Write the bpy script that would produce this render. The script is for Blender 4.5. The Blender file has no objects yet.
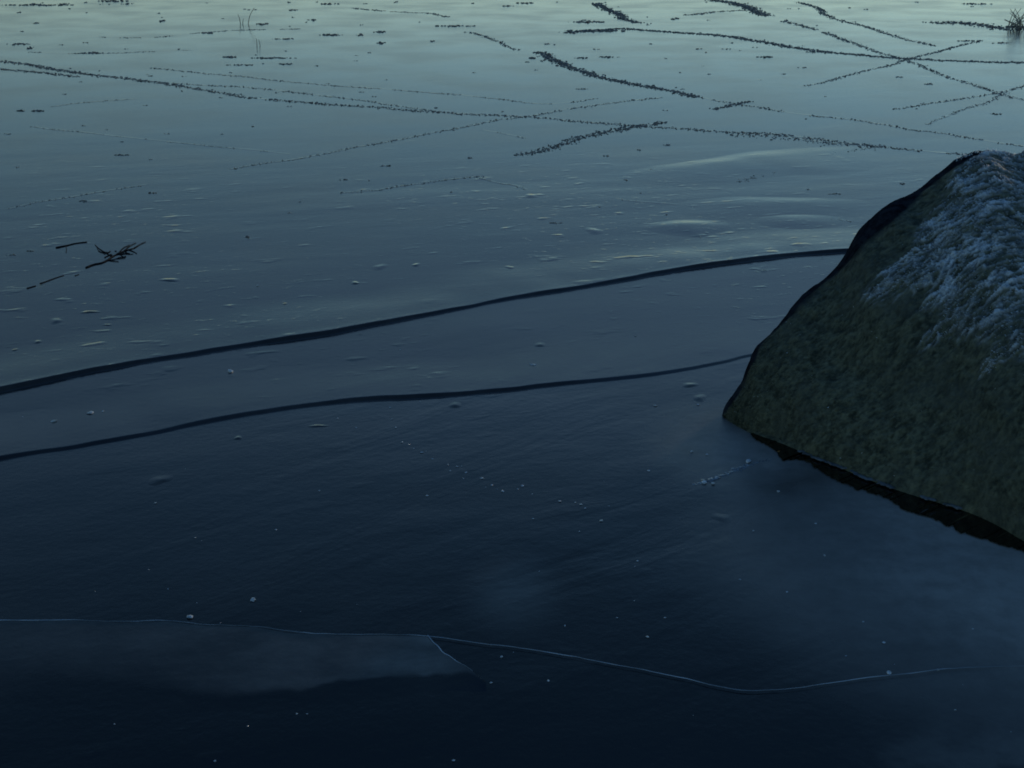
import bpy, math, random
import numpy as np
from mathutils import Vector

random.seed(7)
rng = np.random.default_rng(7)
sc = bpy.context.scene
COL = sc.collection
R = math.radians

# ------------------------------------------------------------------ camera
CAM_Z, PITCH, FPX = 1.6, 19.5, 1406.7
cam = bpy.data.cameras.new("camera")
cam.sensor_width = 36.0
cam.lens = 36.0 * FPX / 1024.0
cam.clip_start, cam.clip_end = 0.05, 5000
cam.dof.use_dof = False
camo = bpy.data.objects.new("camera", cam)
camo.location = (0, 0, CAM_Z)
camo.rotation_euler = (R(90 - PITCH), 0, 0)
COL.objects.link(camo)
sc.camera = camo
FWD = np.array([0, math.cos(R(PITCH)), -math.sin(R(PITCH))])
UPV = np.array([0, math.sin(R(PITCH)), math.cos(R(PITCH))])
RGT = np.array([1.0, 0, 0])


def ray(px, py):
    return FWD + RGT * (px - 512) / FPX - UPV * (py - 384) / FPX


def at(px, py, z=0.0):
    d = ray(px, py)
    t = (z - CAM_Z) / d[2]
    return np.array([0, 0, CAM_Z]) + d * t


def px_size(p):
    return float(np.linalg.norm(np.asarray(p) - np.array([0, 0, CAM_Z]))) / FPX


# ------------------------------------------------------------------ helpers
def tag(o, label=None, cat=None, group=None, kind=None):
    if label: o["label"] = label
    if cat: o["category"] = cat
    if group: o["group"] = group
    if kind: o["kind"] = kind
    return o


def mesh_obj(name, V, F, mat, parent=None, smooth=True, loc=None):
    me = bpy.data.meshes.new(name)
    V = np.asarray(V, dtype=float)
    if loc is not None:
        V = V - np.asarray(loc)
    me.from_pydata(V.tolist(), [], F if isinstance(F, list) else F.tolist())
    me.update()
    if smooth:
        me.polygons.foreach_set("use_smooth", [True] * len(me.polygons))
    if mat: me.materials.append(mat)
    o = bpy.data.objects.new(name, me)
    if loc is not None:
        o.location = tuple(loc)
    if parent is not None:
        o.parent = parent
    COL.objects.link(o)
    return o


def grid_faces(nu, nv):
    i = np.arange(nu - 1)[:, None] * nv + np.arange(nv - 1)[None, :]
    i = i.ravel()
    return np.stack([i, i + nv, i + nv + 1, i + 1], 1)


def hash3(i, j, k):
    n = (i * 374761393 + j * 668265263 + k * 2147483647 + 1013904223) & 0xFFFFFFFF
    n = ((n ^ (n >> 13)) * 1274126177) & 0xFFFFFFFF
    n = n ^ (n >> 16)
    return (n & 0xFFFF) / 65535.0


def vnoise(x, y, z=0.0):
    x = np.asarray(x, float); y = np.asarray(y, float)
    z = np.zeros_like(x) + z
    xi, yi, zi = np.floor(x).astype(np.int64), np.floor(y).astype(np.int64), np.floor(z).astype(np.int64)
    u, v, w = x - xi, y - yi, z - zi
    u, v, w = [t * t * t * (t * (t * 6 - 15) + 10) for t in (u, v, w)]
    r = 0
    for a in (0, 1):
        for b in (0, 1):
            for c in (0, 1):
                h = hash3(xi + a, yi + b, zi + c)
                r = r + h * (u if a else 1 - u) * (v if b else 1 - v) * (w if c else 1 - w)
    return r * 2 - 1


def fbm(x, y, z=0.0, oct=4, gain=0.5):
    r, a, f = 0, 1.0, 1.0
    for k in range(oct):
        r = r + a * vnoise(x * f + 17.3 * k, y * f - 9.1 * k, np.asarray(z) * f + 3.7 * k)
        a *= gain; f *= 2.03
    return r


# ------------------------------------------------------------------ material nodes
class NT:
    def __init__(self, name):
        self.m = bpy.data.materials.new(name)
        self.m.use_nodes = True
        self.t = self.m.node_tree
        self.t.nodes.clear()
        self.out = self.t.nodes.new("ShaderNodeOutputMaterial")
        self.p = self.t.nodes.new("ShaderNodeBsdfPrincipled")
        self.link(self.p.outputs[0], self.out.inputs[0])
        self.tc = self.t.nodes.new("ShaderNodeNewGeometry").outputs["Position"]

    def link(self, a, b): self.t.links.new(a, b)

    def setp(self, k, v):
        i = self.p.inputs[k]
        if hasattr(v, "is_linked") or hasattr(v, "links"):
            self.link(v, i)
        else:
            i.default_value = v

    def _in(self, sock, v):
        if hasattr(v, "links"): self.link(v, sock)
        else: sock.default_value = v

    def mapping(self, scale=(1, 1, 1), loc=(0, 0, 0), rot=(0, 0, 0)):
        n = self.t.nodes.new("ShaderNodeMapping")
        self.link(self.tc, n.inputs[0])
        n.vector_type = "TEXTURE"          # turn first, then stretch along the turned axes
        n.inputs["Scale"].default_value = tuple(1.0 / s for s in scale)
        n.inputs["Location"].default_value = loc
        n.inputs["Rotation"].default_value = rot
        return n.outputs[0]

    def noise(self, scale, detail=3, rough=0.5, vec=None, dist=0.0):
        n = self.t.nodes.new("ShaderNodeTexNoise")
        n.inputs["Scale"].default_value = scale
        n.inputs["Detail"].default_value = detail
        n.inputs["Roughness"].default_value = rough
        n.inputs["Distortion"].default_value = dist
        self.link(vec if vec is not None else self.tc, n.inputs["Vector"])
        return n.outputs[0]

    def voronoi(self, scale, vec=None, feature="F1", rand=1.0):
        n = self.t.nodes.new("ShaderNodeTexVoronoi")
        n.feature = feature
        n.inputs["Scale"].default_value = scale
        n.inputs["Randomness"].default_value = rand
        self.link(vec if vec is not None else self.tc, n.inputs["Vector"])
        return n

    def ramp(self, f, lo, hi, a=0.0, b=1.0, smooth=True):
        n = self.t.nodes.new("ShaderNodeMapRange")
        n.interpolation_type = "SMOOTHSTEP" if smooth else "LINEAR"
        self._in(n.inputs[0], f)
        for k, v in zip((1, 2, 3, 4), (lo, hi, a, b)):
            n.inputs[k].default_value = v
        return n.outputs[0]

    def math(self, op, a, b=0.0, clamp=False):
        n = self.t.nodes.new("ShaderNodeMath"); n.operation = op; n.use_clamp = clamp
        self._in(n.inputs[0], a); self._in(n.inputs[1], b)
        return n.outputs[0]

    def dist_to(self, p, scale=(1, 1, 1)):
        s = self.t.nodes.new("ShaderNodeVectorMath"); s.operation = "SUBTRACT"
        self.link(self.tc, s.inputs[0]); s.inputs[1].default_value = p
        m = self.t.nodes.new("ShaderNodeVectorMath"); m.operation = "MULTIPLY"
        self.link(s.outputs[0], m.inputs[0]); m.inputs[1].default_value = scale
        l = self.t.nodes.new("ShaderNodeVectorMath"); l.operation = "LENGTH"
        self.link(m.outputs[0], l.inputs[0])
        return l.outputs["Value"]

    def mix(self, f, a, b):
        n = self.t.nodes.new("ShaderNodeMix"); n.data_type = "RGBA"
        self._in(n.inputs[0], f)
        for s, v in ((n.inputs[6], a), (n.inputs[7], b)):
            if hasattr(v, "links"): self.link(v, s)
            else: s.default_value = (*v, 1)
        return n.outputs[2]

    def attr(self, name):
        n = self.t.nodes.new("ShaderNodeAttribute"); n.attribute_name = name
        return n.outputs["Fac"]

    def bump(self, h, dist, strength=1.0, normal=None):
        n = self.t.nodes.new("ShaderNodeBump")
        n.inputs["Strength"].default_value = strength
        n.inputs["Distance"].default_value = dist
        self.link(h, n.inputs["Height"])
        if normal is not None: self.link(normal, n.inputs["Normal"])
        return n.outputs[0]

    def sep(self):
        n = self.t.nodes.new("ShaderNodeSeparateXYZ"); self.link(self.tc, n.inputs[0])
        return n.outputs


def ice_material(name, plate=False, ridge=False):
    m = NT(name)
    X, Y, Z = m.sep()
    # frost film lying on the black ice: cloudy patches, one large one beside the boulder
    cloud = m.noise(0.9, 5, 0.6)
    fine = m.noise(14, 6, 0.7)
    near_rock = m.ramp(m.dist_to((1.36, 3.2, 0), (1.0, 1.0, 1)), 1.05, 0.25)
    toe = m.ramp(m.dist_to((0.72, 3.95, 0), (1.0, 0.8, 1)), 0.40, 0.05, 0.0, 0.75)
    near_rock = m.math("MAXIMUM", near_rock, toe)
    patch = m.math("MULTIPLY", near_rock, m.ramp(cloud, 0.25, 0.6, 0.55, 1.0))
    puff = m.ramp(m.dist_to((-0.0, 3.02, 0), (1.0, 0.6, 1)), 0.16, 0.0, 0.0, 0.26)
    corner = m.math("MULTIPLY", m.ramp(m.dist_to((0.95, 2.28, 0), (0.8, 1.6, 1)), 0.42, 0.0), m.ramp(m.noise(3.1, 5, 0.65), 0.4, 0.62, 0.0, 0.3))
    film = m.math("ADD", m.math("MULTIPLY", m.ramp(cloud, 0.48, 0.75), 0.10), patch)
    film = m.math("ADD", film, m.math("ADD", puff, corner))
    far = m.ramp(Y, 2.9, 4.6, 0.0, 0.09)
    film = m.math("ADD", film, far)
    if plate:
        film = m.math("ADD", film, m.math("MULTIPLY", m.attr("film"), m.ramp(m.noise(2.3, 6, 0.62, vec=m.mapping((1, 2.4, 1))), 0.25, 0.75, 0.35, 1.2)))
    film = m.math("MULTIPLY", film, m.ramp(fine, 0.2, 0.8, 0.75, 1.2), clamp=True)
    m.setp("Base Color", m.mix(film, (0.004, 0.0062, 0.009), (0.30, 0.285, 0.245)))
    m.setp("Roughness", m.math("ADD", m.ramp(m.noise(1.3, 4), 0.3, 0.7, 0.10, 0.17), m.math("MULTIPLY", patch, 0.6)))
    m.setp("IOR", 1.31)
    # relief: long swells, sparse low blisters, fine grain
    wv = m.noise(1.05, 2, 0.4, vec=m.mapping((0.55, 1.5, 1), rot=(0, 0, R(14))), dist=0.3)
    med = m.noise(4.2, 3, 0.5, vec=m.mapping((0.6, 1.35, 1), rot=(0, 0, R(12))), dist=0.4)
    bl = m.noise(7.5, 2, 0.5, vec=m.mapping((0.75, 1.2, 1), rot=(0, 0, R(16))))
    zone = m.ramp(m.noise(0.55, 2, 0.5, vec=m.mapping(loc=(3.1, 1.7, 0))), 0.35, 0.62, 0.15, 1.0)
    blis = m.math("MULTIPLY", m.math("ADD", m.ramp(bl, 0.60, 0.80), m.math("MULTIPLY", m.ramp(m.noise(17, 3, 0.6, vec=m.mapping((0.8, 1.1, 1), rot=(0, 0, R(18)))), 0.58, 0.8), 0.4)), m.math("MULTIPLY", zone, m.math("MULTIPLY", m.ramp(Y, 6.5, 9.5, 1.0, 0.15), m.ramp(Y, 3.5, 6.2, 0.18, 1.0))))
    grain = m.noise(46, 3, 0.6)
    wrk = m.noise(2.6, 5, 0.5, vec=m.mapping((0.6, 1.9, 1), rot=(0, 0, R(38))), dist=0.5)
    wzone = m.math("MULTIPLY", m.ramp(m.dist_to((0.6, 3.6, 0), (0.8, 0.9, 1)), 1.9, 0.5, 0.12, 1.0), m.ramp(cloud, 0.3, 0.65, 0.5, 1.0))
    calm = m.ramp(Y, 7.0, 11.0, 1.0, 0.10)
    rough_ = m.math("MULTIPLY", calm, m.ramp(m.dist_to((1.3, 7.4, 0), (0.7, 1.0, 1)), 2.2, 0.3, 0.62, 0.9))
    n = m.bump(m.math("MULTIPLY", wv, rough_), 0.008)
    n = m.bump(m.math("MULTIPLY", med, rough_), 0.0014, normal=n)
    n = m.bump(blis, 0.0025, normal=n)
    n = m.bump(m.math("MULTIPLY", wrk, wzone), 0.0040, normal=n)
    n = m.bump(grain, 0.00045, normal=n)
    m.setp("Normal", n)
    return m.m


ICE = ice_material("black_ice")
ICE_PLATE = ice_material("filmed_ice", plate=True)


def simple(name, col, rough=0.6, col2=None, nscale=30, bump=0.0, spec=0.5):
    m = NT(name)
    if col2:
        m.setp("Base Color", m.mix(m.ramp(m.noise(nscale, 4, 0.6), 0.35, 0.65), col, col2))
    else:
        m.setp("Base Color", (*col, 1))
    m.setp("Roughness", rough)
    m.setp("Specular IOR Level", spec)
    if bump:
        m.setp("Normal", m.bump(m.noise(nscale * 2, 4), bump))
    return m.m


FROST_DARK = simple("old_frost", (0.075, 0.07, 0.055), 0.75, (0.34, 0.32, 0.27), 26, spec=0.25)
CHIP = simple("ice_chip", (0.34, 0.38, 0.38), 0.3, (0.62, 0.66, 0.66), 60)
RIM = simple("crack_frost", (0.14, 0.17, 0.18), 0.5, (0.50, 0.56, 0.58), 5)
CRUMB = simple("crumbled_ice", (0.06, 0.075, 0.085), 0.25, (0.22, 0.26, 0.28), 40)
TWIG = simple("wet_bark", (0.004, 0.005, 0.007), 0.8, (0.010, 0.011, 0.013), 40, spec=0.1)
WATER = simple("dark_water", (0.002, 0.003, 0.003), 0.03)

# ------------------------------------------------------------------ sky and sun
SUN_EL, SUN_AZ = 4.0, 34.0
w = bpy.data.worlds.new("World"); sc.world = w; w.use_nodes = True
nt = w.node_tree
bg = nt.nodes["Background"]
sky = nt.nodes.new("ShaderNodeTexSky")
sky.sky_type = "NISHITA"; sky.sun_disc = False
sky.sun_elevation = R(SUN_EL); sky.sun_rotation = R(SUN_AZ)
sky.altitude = 0; sky.air_density = 1.0; sky.dust_density = 0.0; sky.ozone_density = 3.0
tint = nt.nodes.new("ShaderNodeMix"); tint.data_type = "RGBA"; tint.blend_type = "MULTIPLY"
tint.inputs[0].default_value = 1.0
nt.links.new(sky.outputs[0], tint.inputs[6])
# dusk tone of the sky by height above the horizon
wtc = nt.nodes.new("ShaderNodeTexCoord"); wsx = nt.nodes.new("ShaderNodeSeparateXYZ")
nt.links.new(wtc.outputs["Generated"], wsx.inputs[0])
wr = nt.nodes.new("ShaderNodeValToRGB")
nt.links.new(wsx.outputs[2], wr.inputs[0]); nt.links.new(wr.outputs[0], tint.inputs[7])
TONE = [(0.0, (1.0, 1.3, 1.75)), (0.05, (1.55, 1.6, 1.85)), (0.09, (1.5, 1.5, 1.66)), (0.14, (1.16, 1.12, 1.14)), (0.24, (1.25, 1.09, 1.02)), (0.31, (1.85, 1.47, 1.38)), (0.42, (1.18, 1.22, 1.24)), (0.55, (0.9, 0.93, 0.93)), (0.72, (1.4, 1.6, 1.95)), (1.0, (1.3, 1.6, 2.1))]
while len(wr.color_ramp.elements) < len(TONE): wr.color_ramp.elements.new(0.5)
for e_, (z_, c_) in zip(wr.color_ramp.elements, TONE):
    e_.position = z_; e_.color = (*c_, 1)
nt.links.new(tint.outputs[2], bg.inputs[0])
bg.inputs[1].default_value = 0.15
sun = bpy.data.lights.new("sun", "SUN"); sun.energy = 1.2; sun.angle = R(3); sun.color = (1, 0.83, 0.62)
so = bpy.data.objects.new("sun", sun); COL.objects.link(so)
d = Vector((math.sin(R(SUN_AZ)) * math.cos(R(SUN_EL)), math.cos(R(SUN_AZ)) * math.cos(R(SUN_EL)), math.sin(R(SUN_EL))))
so.rotation_euler = d.to_track_quat("Z", "Y").to_euler()
so.location = (0, 0, 20)
sc.view_settings.view_transform = "Standard"
sc.view_settings.look = "None"
sc.view_settings.exposure = 0
sc.view_settings.gamma = 1
sc.render.engine = "CYCLES"
sc.cycles.filter_width = 1.8

# ------------------------------------------------------------------ ice sheet
xs = np.concatenate([-np.geomspace(8, 1500, 24)[::-1], np.linspace(-7.5, 7.5, 61), np.geomspace(8, 1500, 24)])
ys = np.concatenate([-np.geomspace(4, 1500, 20)[::-1], np.linspace(-3, 30, 90), np.geomspace(32, 3000, 24)])
gx, gy = np.meshgrid(xs, ys, indexing="ij")
V = np.stack([gx.ravel(), gy.ravel(), np.zeros(gx.size)], 1)
ice = mesh_obj("ice", V, grid_faces(len(xs), len(ys)), ICE)
tag(ice, kind="structure", label="smooth black ice of the frozen lake with faint ripples")
# ------------------------------------------------------------------ polyline tools
def resample(P, step):
    P = np.asarray(P, float)
    seg = np.linalg.norm(np.diff(P, axis=0), axis=1)
    s = np.concatenate([[0], np.cumsum(seg)])
    n = max(2, int(s[-1] / step) + 1)
    t = np.linspace(0, s[-1], n)
    return np.stack([np.interp(t, s, P[:, k]) for k in range(P.shape[1])], 1), t


def smooth_line(P, it=2):
    P = np.asarray(P, float)
    for _ in range(it):
        q = 0.75 * P[:-1] + 0.25 * P[1:]
        r = 0.25 * P[:-1] + 0.75 * P[1:]
        P = np.concatenate([P[:1], np.stack([q, r], 1).reshape(-1, P.shape[1]), P[-1:]])
    return P


def ground_line(px, step=0.03, it=2):
    G = np.array([at(x, y)[:2] for x, y in px])
    G = smooth_line(G, it)
    return resample(G, step)


def normals2d(P):
    t = np.gradient(P, axis=0)
    t /= np.linalg.norm(t, axis=1)[:, None] + 1e-12
    return np.stack([-t[:, 1], t[:, 0]], 1)          # left of travel: away from the camera when drawn left to right


# ------------------------------------------------------------------ lumps
def ico():
    p = (1 + 5 ** 0.5) / 2
    v = np.array([[-1, p, 0], [1, p, 0], [-1, -p, 0], [1, -p, 0], [0, -1, p], [0, 1, p], [0, -1, -p], [0, 1, -p], [p, 0, -1], [p, 0, 1], [-p, 0, -1], [-p, 0, 1]]) / (1 + p * p) ** 0.5
    f = np.array([[0, 11, 5], [0, 5, 1], [0, 1, 7], [0, 7, 10], [0, 10, 11], [1, 5, 9], [5, 11, 4], [11, 10, 2], [10, 7, 6], [7, 1, 8], [3, 9, 4], [3, 4, 2], [3, 2, 6], [3, 6, 8], [3, 8, 9], [4, 9, 5], [2, 4, 11], [6, 2, 10], [8, 6, 7], [9, 8, 1]])
    return v, f


IV, IF = ico()


class Lumps:
    def __init__(self): self.V, self.F, self.n = [], [], 0

    def add(self, c, sx, sy, sz, rot=None):
        v = IV * (1 + rng.uniform(-0.38, 0.38, (12, 1)))
        v = v * np.array([sx, sy, sz])
        a = rng.uniform(0, 6.28) if rot is None else rot
        ca, sa = math.cos(a), math.sin(a)
        v = np.stack([v[:, 0] * ca - v[:, 1] * sa, v[:, 0] * sa + v[:, 1] * ca, v[:, 2]], 1)
        self.V.append(v + np.asarray(c)); self.F.append(IF + self.n); self.n += 12

    def build(self, name, mat, parent=None, smooth=False):
        V = np.concatenate(self.V); F = np.concatenate(self.F)
        c = V.mean(0); c[2] = 0
        return mesh_obj(name, V, F, mat, parent, smooth, c)


def frost_crack(px, label, w=1.0, s=1.0, cover=0.6, seed=0):
    """frost crystals and rime lumps standing along a healed crack"""
    P, t = ground_line(px, 0.012, 2)
    N = normals2d(P)
    L = Lumps()
    pn = vnoise(t * 2.3 + seed * 13.7, t * 0 + seed * 5.1) * 0.6 + vnoise(t * 9.0 + seed * 3.1, t * 0 + 7.7) * 0.55
    wander = vnoise(t * 1.1 + seed, t * 0 + 2.2) * 0.03 + vnoise(t * 4.1 + seed, t * 0 + 8.2) * 0.022
    i = 0
    while i < len(P):
        q = px_size([P[i, 0], P[i, 1], 0])
        if pn[i] < (cover - 0.42) * 1.75:
            k = 1 + int(w > 0.9) + int(w > 1.3) + int(rng.random() < 0.5)
            for _ in range(k):
                off = rng.normal(0, 0.45) * w * q * 5.6 + wander[i]
                a = q * s * rng.uniform(0.24, 0.68) * (1.0 + 0.35 * (rng.random() < 0.15))
                p = P[i] + N[i] * off
                L.add((p[0], p[1], a * 0.15), a * rng.uniform(0.9, 2.0), a * rng.uniform(0.8, 1.6), a * rng.uniform(0.45, 0.9))
        i += max(1, int(q * 0.85 / 0.012 * rng.uniform(0.4, 1.9)))
    if L.n == 0: return None
    # the healed seam itself, a barely raised thread of clear ice that all the rime stands on
    S = np.zeros((len(P), 3, 3)); hw = 0.5 * np.array([px_size([p[0], p[1], 0]) for p in P])
    for k, f in enumerate((-1, 0, 1)):
        S[:, k, :2] = P + N * (wander + f * 0.03)[:, None]
        S[:, k, 2] = 0.0006 if k == 1 else -0.0004
    nl = len(L.F) * 20
    L.V.append(S.reshape(-1, 3)); L.F = [tuple(q) for q in np.concatenate(L.F).tolist()] + [tuple(q) for q in (grid_faces(len(P), 3)[:, ::-1] + L.n).tolist()]
    Vc = np.concatenate(L.V); cc = Vc.mean(0); cc[2] = 0
    o = mesh_obj("frost_crack", Vc, L.F, FROST_DARK, None, False, cc)
    o.data.materials.append(ICE)
    o.data.polygons.foreach_set("material_index", [0] * nl + [1] * (len(L.F) - nl))
    return tag(o, label, "ice crack", "cracks overgrown with dark frost on the far ice")


CR = [
    ([(-40, 57), (0, 61), (30, 65), (60, 70), (95, 75), (130, 79), (165, 83), (195, 88), (225, 93), (245, 97), (290, 101), (342, 105), (379, 108), (419, 111), (442, 113), (482, 115), (529, 117), (576, 121), (626, 125), (684, 128), (731, 132), (764, 133), (784, 136), (817, 140), (850, 144), (880, 147), (910, 150), (960, 154), (1030, 160)],
     "longest frosted crack, crossing the whole lake from the left edge to behind the boulder top", 1.2, 1.05, .86),
    ([(-30, 66), (0, 69), (50, 73), (77, 77)], "short frosted crack running just under the longest crack at the left edge", 1.0, 1.0, .8),
    ([(167, 82), (207, 86), (247, 87), (290, 92), (342, 97), (379, 102), (419, 108), (442, 112)], "frosted crack running just above the longest crack and merging into it", 0.8, .85, .68),
    ([(150, 68), (190, 72), (233, 75), (277, 80), (342, 86), (379, 89), (409, 91), (452, 95), (502, 100), (536, 104), (559, 103), (596, 98)], "fine frosted crack that bends back upward at its right end", 0.6, .75, .66),
    ([(230, 169), (254, 164), (277, 161), (300, 157), (334, 151), (352, 147), (382, 142), (422, 135), (469, 126), (502, 120), (542, 115), (576, 108), (609, 103), (659, 97)], "frosted crack slanting up to the right across the middle of the longest crack", 0.8, .9, .74),
    ([(514, 155), (542, 149), (569, 142), (589, 135), (616, 130), (643, 126), (666, 122)], "short thick black frosted crack ending at the longest crack", 1.7, 1.3, 1.1),
    ([(469, 32), (486, 37), (519, 50)], "short thin frosted crack, upper continuation of the heavy slanting crack", 0.7, .8, .8),
    ([(536, 52), (556, 60), (576, 68), (602, 78), (636, 86), (663, 90), (684, 94), (700, 97)], "heavy dark frosted crack slanting down to the right in the upper middle", 1.4, 1.25, .98),
    ([(700, 97), (717, 100), (747, 105), (784, 111), (817, 116), (851, 120), (884, 125), (911, 131), (944, 134), (974, 139), (997, 143), (1030, 147)], "thin frosted crack running down right to just above the boulder top", 0.9, .95, .76),
    ([(355, 8), (380, 11), (415, 13), (432, 13), (446, 17)], "faint frosted crack at the top edge left of the middle", 0.8, .8, .7),
    ([(566, 33), (592, 31), (619, 28), (642, 30), (684, 33), (717, 35), (751, 40), (784, 46), (817, 51), (851, 54), (884, 57), (917, 59), (967, 61), (1040, 63)], "broad frosted crack running nearly level to the upper right edge", 1.4, 1.1, .92),
    ([(597, 3), (612, 12), (626, 20), (639, 23)], "short dark frosted crack dropping from the top edge to the broad level crack", 1.2, 1.1, .95),
    ([(787, 21), (807, 28), (834, 36), (861, 45), (884, 53), (901, 59), (924, 67), (951, 77), (971, 84), (991, 89), (1004, 95), (1030, 102)], "frosted crack cutting diagonally down through the broad level crack at right", 0.8, .9, .78),
    ([(794, 2), (817, 7), (831, 17), (851, 23), (877, 30), (894, 35), (917, 42), (934, 46)], "frosted crack in the far upper right, parallel to the diagonal one and above it", 0.8, .85, .76),
    ([(807, 86), (821, 83), (844, 76), (871, 69), (897, 62), (931, 53), (951, 48), (978, 40)], "dashed frosted crack rising to the right through the crossing of two cracks", 0.6, .85, .72),
    ([(891, 109), (917, 105), (951, 100), (984, 95), (1004, 91), (1030, 85)], "frosted crack rising to the right edge above the boulder", 0.7, .9, .8),
    ([(924, 124), (951, 115), (974, 107), (994, 98), (1004, 92)], "faint branch crack joining the crack that rises above the boulder", 0.6, .75, .66),
    ([(711, 0), (734, 3), (751, 7), (764, 16)], "short thick frosted crack at the top edge right of the middle", 1.5, 1.0, .95),
    ([(684, 15), (700, 14), (715, 11), (748, 10)], "short level frosted crack touching the thick one at the top edge", 0.9, .85, .85),
    ([(711, 109), (727, 106), (747, 101)], "stubby frosted crack lying across the thin crack right of the middle", 1.0, 1.2, 1.1),
    ([(342, 194), (372, 191), (392, 187), (422, 182), (452, 179), (479, 175)], "dashed frosted crack alone in the middle of the ice below the longest crack", 0.8, .95, .86),
    ([(479, 175), (502, 182), (515, 184), (524, 190)], "faint tail dropping from the right end of the lone dashed crack", 0.7, .7, .6),
    ([(7, 209), (27, 205), (60, 200), (90, 193), (124, 188), (147, 184)], "dotted frosted crack near the left edge above the twigs", 0.7, .85, .68),
    ([(30, 127), (80, 132), (134, 139), (187, 145), (234, 149), (290, 154)], "very faint dotted crack below the longest crack at left", 0.5, .6, .60),
    ([(53, 107), (80, 103), (134, 99)], "very faint short dotted crack under the longest crack, far left", 0.6, .6, .62),
    ([(741, 182), (761, 174), (777, 171)], "small cluster of frost along a crack left of the boulder top", 1.3, .8, .8),
    ([(622, 200), (655, 203), (684, 205), (697, 208), (734, 211), (784, 213), (817, 218), (851, 221)], "thin dotted frosted crack running toward the upper flank of the boulder", 0.8, .75, .74),
    ([(731, 134), (764, 134), (784, 137), (820, 142), (850, 145), (882, 147)], "wide frosty band over the longest crack just left of the boulder top", 2.6, 1.0, .9),
    ([(834, 155), (851, 152), (866, 149), (880, 146)], "short frost streak under the frosty band left of the boulder top", 0.9, .8, .8),
    ([(100, 37), (150, 38), (190, 33), (240, 30), (300, 29)], "faint dotted frost line in the upper left below the top edge", 0.6, .7, .58),
    ([(931, 23), (950, 22), (967, 23), (985, 25), (1000, 28), (1010, 30)], "wide ragged frost band in the far upper right, level with the reed tuft", 2.6, 1.1, 1.1),
    ([(30, 52), (80, 54), (125, 53), (190, 50)], "faint dotted frost line just above the left start of the longest crack", 0.7, .65, .55),
    ([(482, 130), (505, 134), (525, 138)], "tiny faint crack left of the short thick black crack", 0.5, .6, .62),
]
for k, (px, lab, wd, sz, cov) in enumerate(CR):
    frost_crack(px, lab, wd, sz, cov, k + 1)

# dark clumps of old frost lying singly on the far ice: (x, y, width px, height px)
def clump(px, py, wpx, hpx, label, group=None, name="frost_clump", cat="frost clump", mat=None):
    p = at(px, py)
    q = px_size(p)
    dep = math.asin(CAM_Z / np.linalg.norm(p - np.array([0, 0, CAM_Z])))
    L = Lumps()
    n = max(3, int(wpx * (0.6 + 0.16 * hpx)))
    dy = max(0.4, hpx * 0.32) * q / math.sin(dep) * 0.6
    for _ in range(n):
        u = float(np.clip(rng.normal(0, 0.5), -1, 1))
        sh = (1 - abs(u)) ** 0.5
        a = q * rng.uniform(0.35, 1.0) * (0.5 + 0.15 * hpx)
        L.add((p[0] + u * wpx * q * 0.5, p[1] + rng.normal(0, 0.5) * dy * sh, a * 0.2), a * rng.uniform(1.0, 2.0), a * rng.uniform(0.8, 1.5), a * rng.uniform(0.4, 0.8))
    # thin smear of ice the lumps are frozen to
    ring = [(p[0] + wpx * q * 0.75 * math.cos(t), p[1] + max(dy * 2.2, wpx * q * 0.12) * math.sin(t), -0.0003) for t in np.linspace(0, 2 * math.pi, 24, endpoint=False)]
    nl = len(L.F) * 20; b0 = L.n
    Fs = [tuple(f) for f in np.concatenate(L.F).tolist()] + [(b0, b0 + 1 + k, b0 + 1 + (k + 1) % 24) for k in range(24)]
    Vc = np.concatenate(L.V + [np.array([(p[0], p[1], 0.0006)] + ring)])
    o = mesh_obj(name, Vc, Fs, mat or FROST_DARK, None, False, (p[0], p[1], 0))
    o.data.materials.append(ICE)
    o.data.polygons.foreach_set("material_index", [0] * nl + [1] * 24)
    return tag(o, label, cat, group)


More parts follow.
